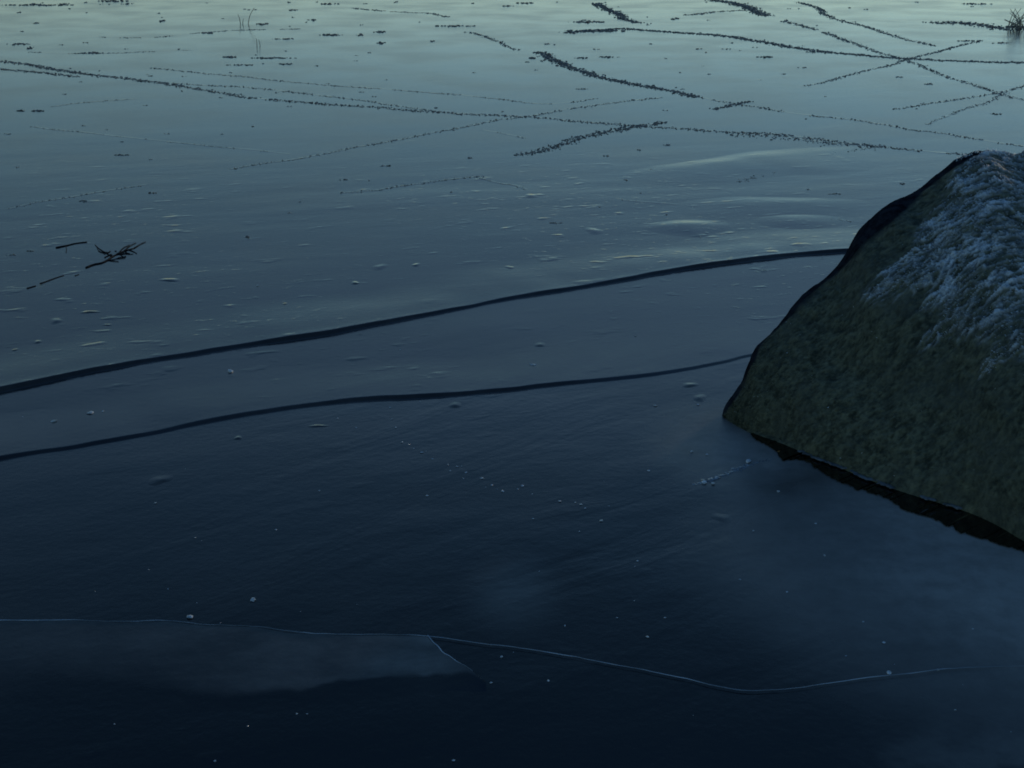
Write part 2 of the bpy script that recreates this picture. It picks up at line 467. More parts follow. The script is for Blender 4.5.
CL = [
    (19, 44, 22, 4, "flat dark frost clump beside the left edge above the longest crack", None),
    (29, 48, 9, 4, "small black blob touching the flat frost clump at the left edge", None),
    (93, 53, 26, 4, "ragged frost clump just above the longest crack at left", None),
    (38, 111, 9, 5, "round black frost clump below the longest crack, far left", None),
    (22, 111, 10, 3, "thin ragged frost clump left of the round black one, far left", None),
    (7, 134, 9, 3, "black frost clump nearest the left edge, under the longest crack", None),
    (124, 155, 21, 3, "double black frost dash alone in the left middle", None),
    (152, 193, 8, 4, "small dark clump under the right end of the dotted crack, left side", None),
    (84, 201, 8, 4, "dark clump just under the dotted crack near the left edge", None),
    (247, 237, 9, 4, "small black clump with a pale rim alone below the cracks", None),
    (37, 5, 64, 4, "long ragged frost patch at the top edge, far left", "a"),
    (65, 4, 14, 3, "frost dash right of the long ragged patch at the top left edge", None),
    (113, 1, 26, 5, "dark frost patch cut by the top edge, left quarter", None),
    (127, 4, 10, 3, "small frost dab under the patch cut by the top edge", None),
    (163, 21, 6, 5, "round dark frost clump in the upper left quarter", None),
    (36, 23, 5, 4, "lone round frost speck in the far upper left", None),
    (207, 33, 9, 4, "dark frost clump between the upper left speck and the reed stub", None),
    (263, 24, 12, 4, "dark frost dash right of the bent reed stub", None),
    (285, 39, 24, 3, "thin frost dash in the upper left middle", None),
    (330, 35, 24, 5, "frost dash right of the thin one in the upper left middle", None),
    (275, 58, 44, 4, "widest dark frost streak left of the middle", None),
    (286, 64, 16, 3, "short dash right under the widest frost streak", None),
    (230, 57, 12, 5, "dark clump just left of the widest frost streak", None),
    (240, 65, 24, 3, "thin streak below and left of the widest frost streak", None),
    (293, 10, 12, 4, "frost clump near the top edge left of the middle", None),
    (330, 4, 16, 4, "frost dab at the top edge left of the middle", None),
    (313, 20, 6, 5, "roundish frost speck below the top edge left of the middle", None),
    (456, 26, 40, 4, "level frost streak under the faint top crack", None),
    (380, 32, 14, 4, "frost dab left of the level streak under the faint top crack", None),
    (381, 43, 9, 5, "dark clump below the frost dab left of the level streak", None),
    (360, 35, 7, 4, "small clump far left of the level streak under the top crack", None),
    (433, 41, 6, 4, "round speck under the level frost streak", None),
    (547, 44, 5, 4, "round dark speck just above the heavy slanting crack", None),
    (533, 58, 8, 5, "black clump at the upper end of the heavy slanting crack", None),
    (582, 58, 14, 4, "dark dash right of the heavy slanting crack's upper end", None),
    (606, 57, 13, 5, "black clump right of the dash beside the heavy slanting crack", None),
    (582, 89, 11, 3, "small dash under the heavy slanting crack", None),
    (594, 31, 56, 6, "thick ragged frost bank at the left start of the broad level crack", None),
    (586, 22, 34, 5, "dark frost bank above the left start of the broad level crack", None),
    (526, 3, 18, 4, "dark frost dab at the top edge in the middle", None),
    (507, 6, 12, 3, "thin frost dab left of the one at the top edge in the middle", None),
    (469, 158, 5, 4, "small round black speck left of the short thick black crack", None),
    (639, 150, 6, 3, "dark speck under the right end of the short thick black crack", None),
    (667, 145, 8, 3, "dark dash right of the short thick crack's upper end", None),
    (607, 156, 7, 3, "small speck under the middle of the short thick black crack", None),
    (385, 166, 10, 3, "faint dash above the lone dashed crack", None),
    (345, 180, 10, 3, "dark dash above the left end of the lone dashed crack", None),
    (555, 223, 12, 3, "dark dash alone in the rippled ice, middle of the picture", None),
    (626, 180, 5, 3, "dark dot above the left end of the thin dotted crack", None),
    (676, 19, 10, 4, "small pointed frost clump above the broad level crack", None),
    (900, 77, 8, 3, "lone dark dash under the diagonal crack at right", None),
    (929, 84, 12, 3, "faint dash right of the lone dark dash at right", None),
    (995, 114, 10, 3, "dash under the crack rising to the right edge", None),
    (903, 184, 5, 4, "dark clump on the ice just beside the boulder's upper flank", None),
    (834, 194, 12, 3, "faint dash left of the boulder's upper flank", None),
    (700, 49, 8, 3, "left dot of the dotted group under the broad level crack", None),
    (726, 49, 8, 3, "right dot of the dotted group under the broad level crack", None),
    (765, 57, 14, 4, "faint frost dab under the broad level crack", None),
    (966, 41, 18, 3, "short slanting frost dash in the far upper right", None),
    (1003, 43, 14, 3, "short level frost dash near the upper right edge", None),
    (851, 8, 5, 3, "lone dot at the top edge in the upper right", None),
    (975, 4, 30, 3, "thin frost streak at the top edge, far right", None),
    (815, 52, 26, 3, "frost dab lying on the broad level crack", None),
    (12, 255, 10, 3, "small dark dash left of the twigs at the left edge", None),
    (31, 251, 6, 3, "dark dot between the left edge dash and the straight twig", None),
]
for x, y, wd, ht, lab, _ in CL:
    clump(x, y, wd, ht, lab, "single dark frost clumps on the far ice")
FAINT = "tiny faint frost speck scattered over the far ice between the cracks"
for k in range(140):
    x, y = rng.uniform(0, 1020) ** (1.0 if k < 70 else 0.97), (rng.uniform(3, 215) if k < 60 else 2 + 95 * rng.random() ** 1.6)
    if x > 830 and y > 120: continue
    clump(x, y, rng.uniform(2.5, 6), rng.uniform(1.2, 2.0), FAINT, "tiny faint frost specks scattered over the far ice", name="frost_speck", cat="frost speck")


# ------------------------------------------------------------------ twigs and reed stubs
def tube(P, r0, r1, sides=6):
    P = np.asarray(P, float)
    V, F = [], []
    n = len(P)
    T = np.gradient(P, axis=0)
    for i in range(n):
        t = T[i] / (np.linalg.norm(T[i]) + 1e-9)
        a = np.cross(t, [0.31, 0.22, 0.92]); a /= np.linalg.norm(a) + 1e-9
        b = np.cross(t, a)
        r = r0 + (r1 - r0) * i / (n - 1)
        for k in range(sides):
            an = 2 * math.pi * k / sides
            V.append(P[i] + (a * math.cos(an) + b * math.sin(an)) * r * (1 + 0.15 * rng.uniform(-1, 1)))
    for i in range(n - 1):
        for k in range(sides):
            F.append((i * sides + k, i * sides + (k + 1) % sides, (i + 1) * sides + (k + 1) % sides, (i + 1) * sides + k))
    F.append(tuple(range(sides))[::-1]); F.append(tuple((n - 1) * sides + k for k in range(sides)))
    return V, F


def merge(parts):
    V, F, n = [], [], 0
    for v, f in parts:
        V += list(v); F += [tuple(i + n for i in q) for q in f]; n += len(v)
    return V, F


def twig(px, r, label, branches=(), zs=0.006):
    def line(q, z0=r * 0.2):
        G = np.array([list(at(x, y)[:2]) + [z] for x, y, z in [(a[0], a[1], a[2] if len(a) > 2 else z0) for a in q]])
        return smooth_line(G, 1)
    r *= 0.42
    parts = [tube(line(px), r, r * 0.5)] + [tube(line(b), r * 0.55, r * 0.3, 5) for b in branches]
    V, F = merge(parts)
    c = np.mean(np.array(V), 0); c[2] = 0
    return tag(mesh_obj("twig", V, F, TWIG, loc=c), label, "twig")


twig([(56, 248), (66, 246), (76, 243.5), (87, 242)], 0.009, "short straight black twig frozen flat on the ice near the left edge", [[(66, 246), (66.5, 250), (66, 253)]])
twig([(27, 288.5), (31, 287.5), (36, 286)], 0.007, "short black stub of twig lowest in the row at left")
twig([(40, 284), (48, 281), (56, 278), (64, 275.5)], 0.006, "thin slanting twig second from the bottom of the row at left")
twig([(75, 276), (79, 274.5)], 0.005, "tiny twig crumb between the slanting twig and the branched twig")
twig([(86, 268), (93, 265), (104, 263), (112, 257), (122, 252), (134, 248.5)], 0.010, "branched black twig with side shoots frozen in the ice at left",
     [[(112, 257), (104, 252), (99, 249), (95, 245)], [(104, 253), (99, 252), (97, 248)], [(118, 254), (123, 248), (130, 245)], [(124, 251), (130, 246), (136, 243)], [(128, 250), (134, 252), (137, 254)], [(106, 261), (113, 260), (120, 258)], [(134, 248.5), (141, 244), (146, 242)],
     *[[(x_, y_), (x_ + dx_ * .5, y_ + dy_ * .6), (x_ + dx_, y_ + dy_)] for x_, y_, dx_, dy_ in zip(rng.uniform(103, 130, 16), rng.uniform(250, 261, 16), rng.uniform(-9, 13, 16), rng.uniform(-3, 2, 16))], [(116, 255), (121, 253), (127, 252)]])
# upright stubs
def reed(px, py, top, label, extra=()):
    p = at(px, py); q = px_size(p)
    parts = []
    for (x0, x1, h) in ((0, top[0], top[1]),) + tuple(extra):
        P = [p + np.array([x0 * q, 0, -0.01]), p + np.array([(x0 * .7 + x1 * .3) * q, 0, h * q * 0.55]), p + np.array([x1 * q, 0, h * q])]
        parts.append(tube(smooth_line(np.array(P), 2), q * 0.42, q * 0.2, 5))
    V, F = merge(parts)
    c = np.array(p); c[2] = 0
    return tag(mesh_obj("reed_stub", V, F, FROST_DARK, loc=c), label, "reed")


reed(248, 24, (7, 15), "bent dark reed stub sticking up from the ice in the upper left", ((-7, -9, 9), (-5, -4, 5)))
reed(257, 46, (0, 7), "pair of short dark reed stubs above the widest frost streak", ((3, 2, 6),))
reed(1018, 29, (-6, 15), "dark frosted reed tuft at the upper right edge", tuple((float(rng.uniform(-9, 7)), float(rng.uniform(-14, 12)), float(rng.uniform(3, 19))) for _ in range(30)))
clump(1019, 27, 22, 7, "ragged frost heap around the reed tuft at the upper right edge", "single dark frost clumps on the far ice")


# ------------------------------------------------------------------ pressure ridges and swells
def ridge(px, prof, label, name="pressure_ridge", cat="ice ridge", step=0.03, wob=0.25, seed=1, mat=None, taper=0.15, group=None, fade=0.0):
    """prof: (offset across, height) from the camera side to the far side"""
    P, t = ground_line(px, step, 3)
    N = normals2d(P)
    prof = np.asarray(prof, float)
    L = t[-1]
    h = 1 + wob * (vnoise(t * 1.7 + seed, t * 0 + 3.3) + 0.5 * vnoise(t * 6.0 + seed, t * 0 + 1.3))
    if taper:
        e_ = np.clip(t / (taper * L), 0, 1) * np.clip((L - t) / (taper * L), 0, 1)
        h *= e_ * e_ * (3 - 2 * e_)
    if fade: h = h * (0.25 + 0.75 * np.clip((L - t - 0.35) / fade, 0, 1))
    drift = 0.010 * vnoise(t * 2.7 + seed, t * 0 + 9.1) + 0.004 * vnoise(t * 11 + seed, t * 0 + 4.1)
    wide = 1 + 0.25 * vnoise(t * 2.1 - seed, t * 0 + 6.6)
    V = np.zeros((len(P), len(prof), 3))
    for k, (a, z) in enumerate(prof):
        off = a * wide + drift
        if k >= len(prof) * 0.6: off = off + 0.03 * np.clip(vnoise(t * 5 + seed * 3, t * 0 + 5.0), 0, 1) * (k / len(prof))
        V[:, k, :2] = P + N * off[:, None]
        V[:, k, 2] = (z * h if z > 0 else z) - (0.0006 if taper else 0)
    c = V.reshape(-1, 3).mean(0); c[2] = 0
    F = grid_faces(len(P), len(prof))[:, ::-1]
    o = mesh_obj(name, V.reshape(-1, 3), F, mat or ICE, loc=c)
    return tag(o, label, cat, group)


def dome(near, far, h, n=15, lip=0.0):
    """smooth asymmetric hump: steep camera side of run near, long far side"""
    out = [(-near * 1.6 - 0.03, -0.0008)]
    for k in range(n):
        u = k / (n - 1); out.append((-near + near * u, h * (0.5 - 0.5 * math.cos(math.pi * u))))
    for k in range(1, n):
        u = k / (n - 1); u = u * u if lip else u
        g = 0.5 + 0.5 * math.cos(math.pi * u)
        if lip: g = g * (1 - lip) + lip * math.exp(-(far * u / 0.03) ** 1.5)
        out.append((far * u, h * g))
    out.append((far * 1.2 + 0.06, -0.0008))
    return out


RG = "dark pressure ridges running across the ice to the boulder"
ridge([(-120, 417), (-60, 404), (0, 391), (60, 379), (130, 364), (200, 353), (300, 338), (342, 331), (420, 315), (500, 301), (570, 289), (630, 279), (684, 269), (740, 261), (790, 255.5), (840, 252), (880, 250), (930, 248), (980, 247)],
      dome(0.021, 0.5, 0.0115, 18, 0.13), "upper and longer dark ridge, meeting the boulder halfway up its flank", taper=0.0, wob=0.34, seed=2.3, group=RG)
ridge([(-120, 486), (-60, 472), (0, 459), (60, 449), (130, 437), (200, 422), (270, 409), (342, 402), (420, 396.5), (500, 390.5), (560, 384.5), (620, 378), (684, 369), (720, 362), (748, 355), (785, 348), (850, 338)],
      dome(0.023, 0.42, 0.0088, 18, 0.10), "lower and softer dark ridge, meeting the boulder near its foot", taper=0.0, wob=0.34, fade=1.3, seed=5.1, group=RG)
SW = "low pale swells in the ice left of the boulder"
ridge([(600, 182), (640, 176), (684, 169), (734, 162), (784, 156), (834, 151), (890, 147)], dome(0.7, 0.24, 0.0058, 12), "long pale swell rising to the right under the frosty band", "ice_swell", "ice swell", 0.06, 0.2, 3, taper=.4, group=SW)
ridge([(640, 211), (690, 207), (740, 204), (800, 203), (860, 204), (900, 205)], dome(0.5, 0.2, 0.0042, 12), "pale swell just above the thin dotted crack beside the boulder", "ice_swell", "ice swell", 0.05, 0.3, 7, taper=.45, group=SW)
ridge([(640, 232), (665, 227), (690, 225), (715, 226), (740, 229)], dome(0.35, 0.15, 0.006, 12), "short bright swell between the thin dotted crack and the upper ridge", "ice_swell", "ice swell", 0.04, 0.3, 9, taper=.5, group=SW)
ridge([(745, 224), (780, 220), (820, 219), (858, 220)], dome(0.3, 0.16, 0.005, 12), "thin pale swell touching the boulder's left flank", "ice_swell", "ice swell", 0.04, 0.3, 11, taper=.5, group=SW)
ridge([(674, 266), (690, 261), (708, 259), (722, 260)], dome(0.07, 0.12, 0.006, 12), "small hump sitting right on top of the upper ridge", "ice_swell", "ice swell", 0.03, 0.3, 13, taper=.5, group=SW)
LR = Lumps()
G, tG = ground_line([(692, 485), (704, 482), (724, 475), (745, 466), (760, 462), (771, 459)], 0.0035, 2)
for g, tt in zip(G, tG):
    e_ = min(1, 4 * tt / tG[-1], 4 * (tG[-1] - tt) / tG[-1]) * (0.65 + 0.5 * math.sin(tt * 31) * math.sin(tt * 13 + 1))
    a_ = rng.uniform(0.004, 0.009) * (0.4 + 0.6 * max(e_, 0.1))
    LR.add((g[0] + rng.normal(0, 0.003), g[1] + rng.normal(0, 0.005), -0.0005), a_ * 1.5, a_ * 1.2, a_ * 0.42)
tag(LR.build("pressure_ridge", CRUMB), "short crumpled ridge of pale ice in front of the boulder's left corner", "ice ridge")
ridge([(764, 470), (780, 466), (795, 463)], dome(0.016, 0.05, 0.003, 9), "tiny wrinkle in the ice right of the short crumpled ridge", "ice_swell", "ice swell", 0.012, 0.4, 19, taper=.5)

# ------------------------------------------------------------------ single blisters in the ice



def blister(px, py, wpx, label, h=0.35):
    p = at(px, py); q = px_size(p); r = wpx * q * 0.5
    n, m_ = 9, 18
    V = [(p[0], p[1], r * h)]
    F = []
    ph = rng.uniform(0, 6)
    for i in range(1, n):
        u = i / (n - 1)
        for k in range(m_):
            a = 2 * math.pi * k / m_
            rr = r * u * (1 + 0.18 * math.sin(2 * a + ph) + 0.1 * math.sin(3 * a + 2 * ph))
            z = r * h * (0.5 + 0.5 * math.cos(math.pi * u)) if u < 1 else -0.0004
            V.append((p[0] + rr * math.cos(a) * (1 + 0.3 * math.sin(ph)), p[1] + rr * math.sin(a) * (1 + 0.35 * math.cos(ph * 2)), z))
    for k in range(m_): F.append((0, 1 + k, 1 + (k + 1) % m_))
    for i in range(n - 2):
        for k in range(m_):
            a, b = 1 + i * m_ + k, 1 + i * m_ + (k + 1) % m_
            F.append((a, a + m_, b + m_, b))
    o = mesh_obj("ice_blister", V, F, ICE, loc=(p[0], p[1], 0))
    return tag(o, label, "ice blister", "small domed blisters in the smooth ice")


for x, y, wd, lab in [
    (531, 196, 22, "bright lipped blister right of the lone dashed crack's tail"), (594, 231, 26, "blister with a bright top just above the upper ridge, middle"),
    (56, 321, 17, "left of the two clearest blisters between the twigs and the upper ridge"), (90, 312, 16, "right of the two clearest blisters between the twigs and the upper ridge"),
    (108, 325, 10, "small blister right under the two clearest ones at left"), (15, 350, 13, "small blister at the left edge just over the upper ridge"),
    (285, 304, 15, "blister over the upper ridge, left of two near the middle left"), (320, 306, 18, "blister over the upper ridge, right of two near the middle left"),
    (192, 322, 14, "lone blister halfway between the twigs and the upper ridge"), (380, 267, 20, "long low blister left of the middle above the upper ridge"),
    (600, 263, 20, "pale blister touching the upper ridge in the middle"), (416, 265, 14, "small blister right of the long low one"),
    (355, 283, 16, "low blister under the long low one"), (510, 268, 18, "flat blister between the long low one and the pale one"),
    (706, 233, 14, "blister under the short bright swell"), (783, 238, 18, "pale blister just left of the boulder's flank"),
    (38, 342, 14, "blister above the upper ridge near the left edge"), (170, 280, 18, "faint blister right of the slanting twig"),
    (455, 405, 26, "wide flat blister right under the lower ridge"), (160, 480, 22, "faint wide blister below the lower ridge at left"),
    (238, 438, 16, "blister under the lower ridge, left part"), (318, 426, 16, "blister close under the lower ridge left of the middle"),
    (722, 518, 20, "soft blister below the short crumpled ridge"), (540, 345, 24, "faint blister between the two long ridges"),
    (700, 398, 18, "blister beside the boulder's left corner"), (690, 385, 16, "blister between the lower ridge and the boulder's corner"),
]:
    blister(x, y, wd, lab, 0.08 if wd < 20 else 0.05)


# ------------------------------------------------------------------ chips of ice
def chip(px, py, wpx, label, group=None, z=0.0):
    p = at(px, py); q = px_size(p); s = wpx * q * 0.5
    L = Lumps()
    for k in range(rng.integers(1, 4)):
        a = s * rng.uniform(0.55, 0.9)
        L.add((p[0] + rng.uniform(-.3, .3) * s, p[1] + rng.uniform(-.25, .25) * s, a * 0.25 + z), a, a * rng.uniform(0.6, 1), a * rng.uniform(0.25, 0.6))
    return tag(L.build("ice_chip", CHIP), label, "ice chip", group)


ROW = [(145, 455, 3), (150, 490, 4), (160, 515, 4), (180, 560, 4), (200, 566, 3), (215, 578, 3), (240, 590, 5), (252, 586, 3), (272, 610, 4), (318, 627, 6), (345, 632, 5), (358, 632, 3), (325, 645, 3), (372, 650, 4), (365, 668, 3), (418, 668, 6), (450, 688, 5), (465, 700, 4), (482, 706, 5), (540, 690, 5), (528, 700, 3), (570, 715, 3), (655, 736, 6), (700, 740, 5), (718, 746, 5), (730, 757, 4), (800, 750, 3)]
for k, (x, y, wd) in enumerate(ROW):
    chip(342 + x / 3, 256 + y / 3, wd * .75, "pale ice chip in the slanting row of chips under the lower ridge", "row of ice chips under the lower ridge")
for x, y, wd, lab in [
    (747.5, 462, 9, "largest ice lump, dark and white, on the short crumpled ridge"),
    (703, 483, 8, "white ice lump at the left end of the short crumpled ridge"), (713, 484, 6, "small white lump beside the left end of the short crumpled ridge"),
    (707, 455, 6, "ice chip between the boulder's corner and the crumpled ridge"), (692, 452, 5, "small chip at the left of the crumpled ridge's chips"),
    (779, 492, 6, "pale chip below the dark water's left end"), (816, 524, 6, "pale chip under the dark water, second to the right"),
    (824, 556, 6, "bright chip below the pale ones under the dark water"), (740, 580, 6, "bright chip in the right middle of the near ice"),
    (753, 531, 5, "dark edged chip left of the pale ones under the dark water"), (787, 592, 6, "pale chip right of the bright one in the near ice"),
    (884, 643, 8, "heart shaped white chip above the hairline crack at right"), (889, 673, 7, "white chip sitting on the hairline crack, left of two"),
    (938, 670, 6, "white chip sitting on the hairline crack, right of two"), (846, 656, 3, "tiny dot left of the heart shaped chip"),
    (863, 622, 4, "faint chip above the heart shaped chip"), (955, 710, 4, "chip below the hairline crack at far right"),
    (973, 629, 4, "small chip above the hairline crack at far right"),
    (533, 519, 5, "pale chip high in the middle of the near ice"), (601, 521, 6, "bright chip right of the pale one in the middle"),
    (580, 532, 6, "chip just below the bright one in the middle"), (638, 561, 6, "double chip in the middle right of the near ice"),
    (501, 657, 6, "bright chip just under the hairline crack right of the ice plate"), (491, 683, 5, "chip off the corner of the pale ice plate"),
    (548, 681, 5, "chip right of the one off the plate's corner"), (647, 637, 6, "bright chip above the hairline crack right of the middle"),
    (665, 618, 5, "small chip above the bright one right of the middle"), (617, 618, 4, "faint chip left of the small one right of the middle"),
    (454, 761, 6, "chip at the bottom edge left of the middle"), (565, 626, 5, "faint ring shaped chip above the hairline crack"),
    (190, 618, 8, "brightest white chip touching the hairline crack at left"), (252, 600, 8, "white chip above the hairline crack at left"),
    (197, 603, 4, "small dot between the two white chips at left"), (276, 530, 4, "pale chip above the white chips at left"),
    (115, 724, 5, "white dot low on the dark ice at left"), (297, 714, 5, "white chip below the pale plate, left of a close pair"),
    (307, 714, 4, "dimmer chip below the pale plate, right of a close pair"), (195, 538, 4, "faint chip far above the white chips at left"),
    (215, 761, 4, "faint chip at the bottom edge at left"), (230, 372, 7, "white chip between the two long ridges at left"),
    (53, 422, 7, "white chip just above the lower ridge near the left edge"), (92, 413, 9, "pale flake right of the one near the left edge"),
    (103, 412, 5, "small flake at the tip of the pale flake above the lower ridge"), (155, 503, 6, "white chip under the lower ridge at left"),
    (320, 491, 5, "pale chip under the lower ridge left of the middle"), (427, 496, 5, "white chip below the slanting row of chips"),
    (649, 471, 5, "pale chip under the lower ridge right of the middle"), (655, 406, 6, "flat pale chip under the right part of the lower ridge"),
    (635, 336, 5, "small chip between the ridges, right of the middle"), (533, 366, 7, "pale flake just above the lower ridge in the middle"),
    (400, 350, 3, "tiny dot between the ridges left of the middle"), (698, 405, 5, "pale flake beside the boulder's left corner"),
    (258, 286, 6, "pale flake above the upper ridge right of the branched twig"),
]:
    chip(x, y, wd * (.72 if wd < 7 else 1.0), lab, z=0.0015 if "crumpled ridge" in lab and wd > 5 else 0.0)
for k in range(32):
    x, y = rng.uniform(0, 1020), rng.uniform(385, 740)
    if x > 690 and y < 400 + (x - 690) * 0.5 + 20: continue
    chip(x, y, rng.uniform(1.2, 2.2), "tiny pale ice grain scattered on the smooth near ice", "tiny ice grains scattered on the near ice")

# ------------------------------------------------------------------ hairline crack and pale plate in the foreground
TOP = [(-60, 625), (0, 622), (65, 621), (95, 622), (120, 624), (165, 622), (190, 625), (205, 626.5), (255, 627.5), (290, 634), (342, 636), (385, 636), (425, 637)]
REST = [(425, 637), (480, 645), (560, 655), (620, 667), (684, 680), (705, 686), (720, 689), (745, 692.5), (790, 690), (840, 683), (900, 675), (950, 670), (1024, 668), (1100, 668)]


def hairline(px, width, height, name, label, cat, seed, z=0.0):
    P, t = ground_line(px, 0.008, 2)
    N = normals2d(P)
    wv = width * (0.75 + 0.55 * vnoise(t * 6 + seed, t * 0 + 1.1) + 0.25 * vnoise(t * 31 + seed, t * 0))
    wv = np.clip(wv, width * 0.25, None)
    off = 0.003 * vnoise(t * 9 + seed, t * 0 + 3.1) + 0.0012 * vnoise(t * 40 + seed, t * 0 + 5.1)
    V = np.zeros((len(P), 3, 3))
    for k, a in enumerate((-0.5, 0.1, 0.5)):
        V[:, k, :2] = P + N * (off + a * wv)[:, None]
        V[:, k, 2] = z + (height * wv / width if k == 1 else -0.0006)
    c = V.reshape(-1, 3).mean(0); c[2] = 0
    return tag(mesh_obj(name, V.reshape(-1, 3), grid_faces(len(P), 3)[:, ::-1], RIM, loc=c), label, cat)


hairline(TOP[:-1] + REST[0:], 0.0015, 0.0010, "hairline_crack", "thin pale hairline crack winding across the near ice from edge to edge", "ice crack", 4.0, 0.0045)
# plate: a thin refrozen sheet bounded by the hairline crack above and its own broken edge on the right
tx = [p[0] for p in TOP]; ty = [p[1] for p in TOP]
cols = np.linspace(-60, 486, 150)
topy = np.where(cols <= 427, np.interp(cols, tx, ty) + 1.0, np.interp(cols, [427, 433, 440, 455, 470, 486], [638, 645, 651, 662, 671, 684]))
boty = np.interp(cols, [-60, 0, 150, 260, 330, 486], [716, 716, 722, 726, 716, 692])
# the film of frost fades or stops along a lower line of its own
midy = np.interp(cols, [-60, 0, 60, 150, 230, 300, 345, 420, 470, 486], [672, 673, 675, 682, 694, 690, 680, 675.5, 674, 684])
amt = np.interp(cols, [-60, 0, 120, 250, 330, 400, 440, 470, 486], [.10, .12, .17, .25, .36, .44, .48, .30, .05])
nv = 40
V = np.zeros((len(cols), nv, 3)); film = np.zeros((len(cols), nv))
for i, x in enumerate(cols):
    for j in range(nv):
        v = j / (nv - 1)
        y = topy[i] + (boty[i] - topy[i]) * v
        jit = 1.5 * vnoise(np.array([x * 0.08]), np.array([y * 0.15]))[0]
        V[i, j] = at(x, y + (jit if 0 < v < 1 else 0), 0)
        V[i, j, 2] = 0.0045 * (1 - v) - 0.0006
        soft = 4 + 26 * np.clip((330 - x) / 330, 0, 1)
        f = np.clip((midy[i] - y) / soft + 0.5, 0, 1)
        film[i, j] = amt[i] * f * f * (3 - 2 * f) + 0.05 * np.clip((y - midy[i] - 8) / 12, 0, 1) * (1 - v)
c = V.reshape(-1, 3).mean(0); c[2] = 0
plate = mesh_obj("ice_plate", V.reshape(-1, 3), grid_faces(len(cols), nv), ICE_PLATE, loc=c)
at_ = plate.data.attributes.new("film", "FLOAT", "POINT"); at_.data.foreach_set("value", film.ravel().astype(np.float32))
tag(plate, "thin pale clouded ice plate under the hairline crack at lower left", "ice plate")
e = hairline([(427, 637), (433, 645), (438, 648), (443, 655), (449, 657), (456, 663), (464, 667), (472, 673)], 0.0026, 0.0010, "broken_edge", None, None, 9.0, 0.0045)
e.parent = plate; e.matrix_parent_inverse = plate.matrix_world.inverted(); e.location = e.location
bpy.context.view_layer.update()
e.matrix_parent_inverse = plate.matrix_world.inverted()
# ------------------------------------------------------------------ boulder
SIL = [(722, 416), (724, 407), (730, 398), (737, 389), (745, 377), (750, 362), (754, 352), (765, 340), (782, 321), (793, 305), (806, 291), (822, 280), (835, 268), (844, 256), (852, 241), (860, 228), (872, 216), (888, 206), (906, 196), (925, 184), (944, 169), (956, 159), (968, 153.5), (985, 150.5), (1000, 153), (1012, 156), (1030, 151), (1060, 150)]
WAT = [(722, 416), (735, 425), (752, 434), (770, 441), (790, 448), (815, 460), (840, 469), (865, 480), (892, 490), (920, 499), (948, 507), (975, 516), (1000, 528), (1024, 543), (1060, 562)]
P0 = at(722, 416)[:2]
LD = np.array([0.84, 0.46]); LD /= np.linalg.norm(LD)
LN = np.array([-LD[1], LD[0]])
C = []
for x, y in SIL:
    d = ray(x, y)
    # crest stands over a gently bowed plan line; intersect the viewing ray with that vertical plane
    k = (P0 @ LN) / (d[:2] @ LN)
    C.append(np.array([0, 0, CAM_Z]) + d * k)
C[0][2] = min(C[0][2], 0.0)
C += [np.array(p) for p in [(1.95, 4.86, 0.80), (2.25, 4.92, 0.72), (2.6, 4.85, 0.55), (2.85, 4.6, 0.25), (2.95, 4.3, -0.25)]]
W_ = [at(x, y) for x, y in WAT] + [np.array(p) for p in [(1.62, 2.92, 0), (1.9, 2.85, 0), (2.3, 3.0, 0), (2.7, 3.5, 0), (2.95, 4.3, -0.25)]]


def by_length(P, n, power=1.0):
    P = smooth_line(np.array(P), 1)
    s = np.concatenate([[0], np.cumsum(np.linalg.norm(np.diff(P, axis=0), axis=1))]); s /= s[-1]
    t = np.linspace(0, 1, n) ** power
    return np.stack([np.interp(t, s, P[:, k]) for k in range(3)], 1)


NU, NVF, NVB = 760, 380, 50
# wider share of columns for the visible left part
Cc = by_length(C, NU, 1.25); Ww = by_length(W_, NU, 1.25)
uu = np.linspace(0, 1, NU)
Cc[:, 2] += (0.004 * fbm(uu * 38, uu * 0, 1.7, 4, 0.6) + 0.003 * np.abs(vnoise(uu * 17, uu * 0 + 4.4))) * np.clip(uu * 20, 0, 1)
vv = np.linspace(0, 1, NVF)
A = Ww[:, None, :] * (1 - vv)[None, :, None] + Cc[:, None, :] * vv[None, :, None]
# local slab normal
du = np.gradient(A, axis=0); dv = np.gradient(A, axis=1)
nn = np.cross(du, dv); nn /= np.linalg.norm(nn, axis=2)[:, :, None] + 1e-12
nn = np.mean(nn[50:370], axis=(0, 1)); nn /= np.linalg.norm(nn)
if nn[2] < 0: nn = -nn
spanL = np.linalg.norm(Cc - Ww, axis=1)[:, None]
bulge = 0.13 * spanL * np.sin(math.pi * vv[None, :] ** 0.8) * (0.8 + 0.5 * fbm(A[:, :, 0] * 1.7, A[:, :, 1] * 1.7, A[:, :, 2] * 1.7, 2))
F_ = A + nn * bulge[:, :, None]
# projection of each vertex (used only to lay out where the frost crust sits on the stone)
def project(P):
    q = P - np.array([0, 0, CAM_Z])
    z = q @ FWD
    return 512 + FPX * (q @ RGT) / z, 384 - FPX * (q @ UPV) / z


pxx, pyy = project(F_)
# direction the rime was blown over the stone, lying in the slab
def on_slab(x, y):
    d = ray(x, y); p0 = F_[184, 190]
    return np.array([0, 0, CAM_Z]) + d * (((p0 - np.array([0, 0, CAM_Z])) @ nn) / (d @ nn))


flow = on_slab(985, 255) - on_slab(905, 312); flow /= np.linalg.norm(flow)
side = np.cross(nn, flow)
a_ = F_ @ flow; b_ = F_ @ side; c_ = F_ @ nn
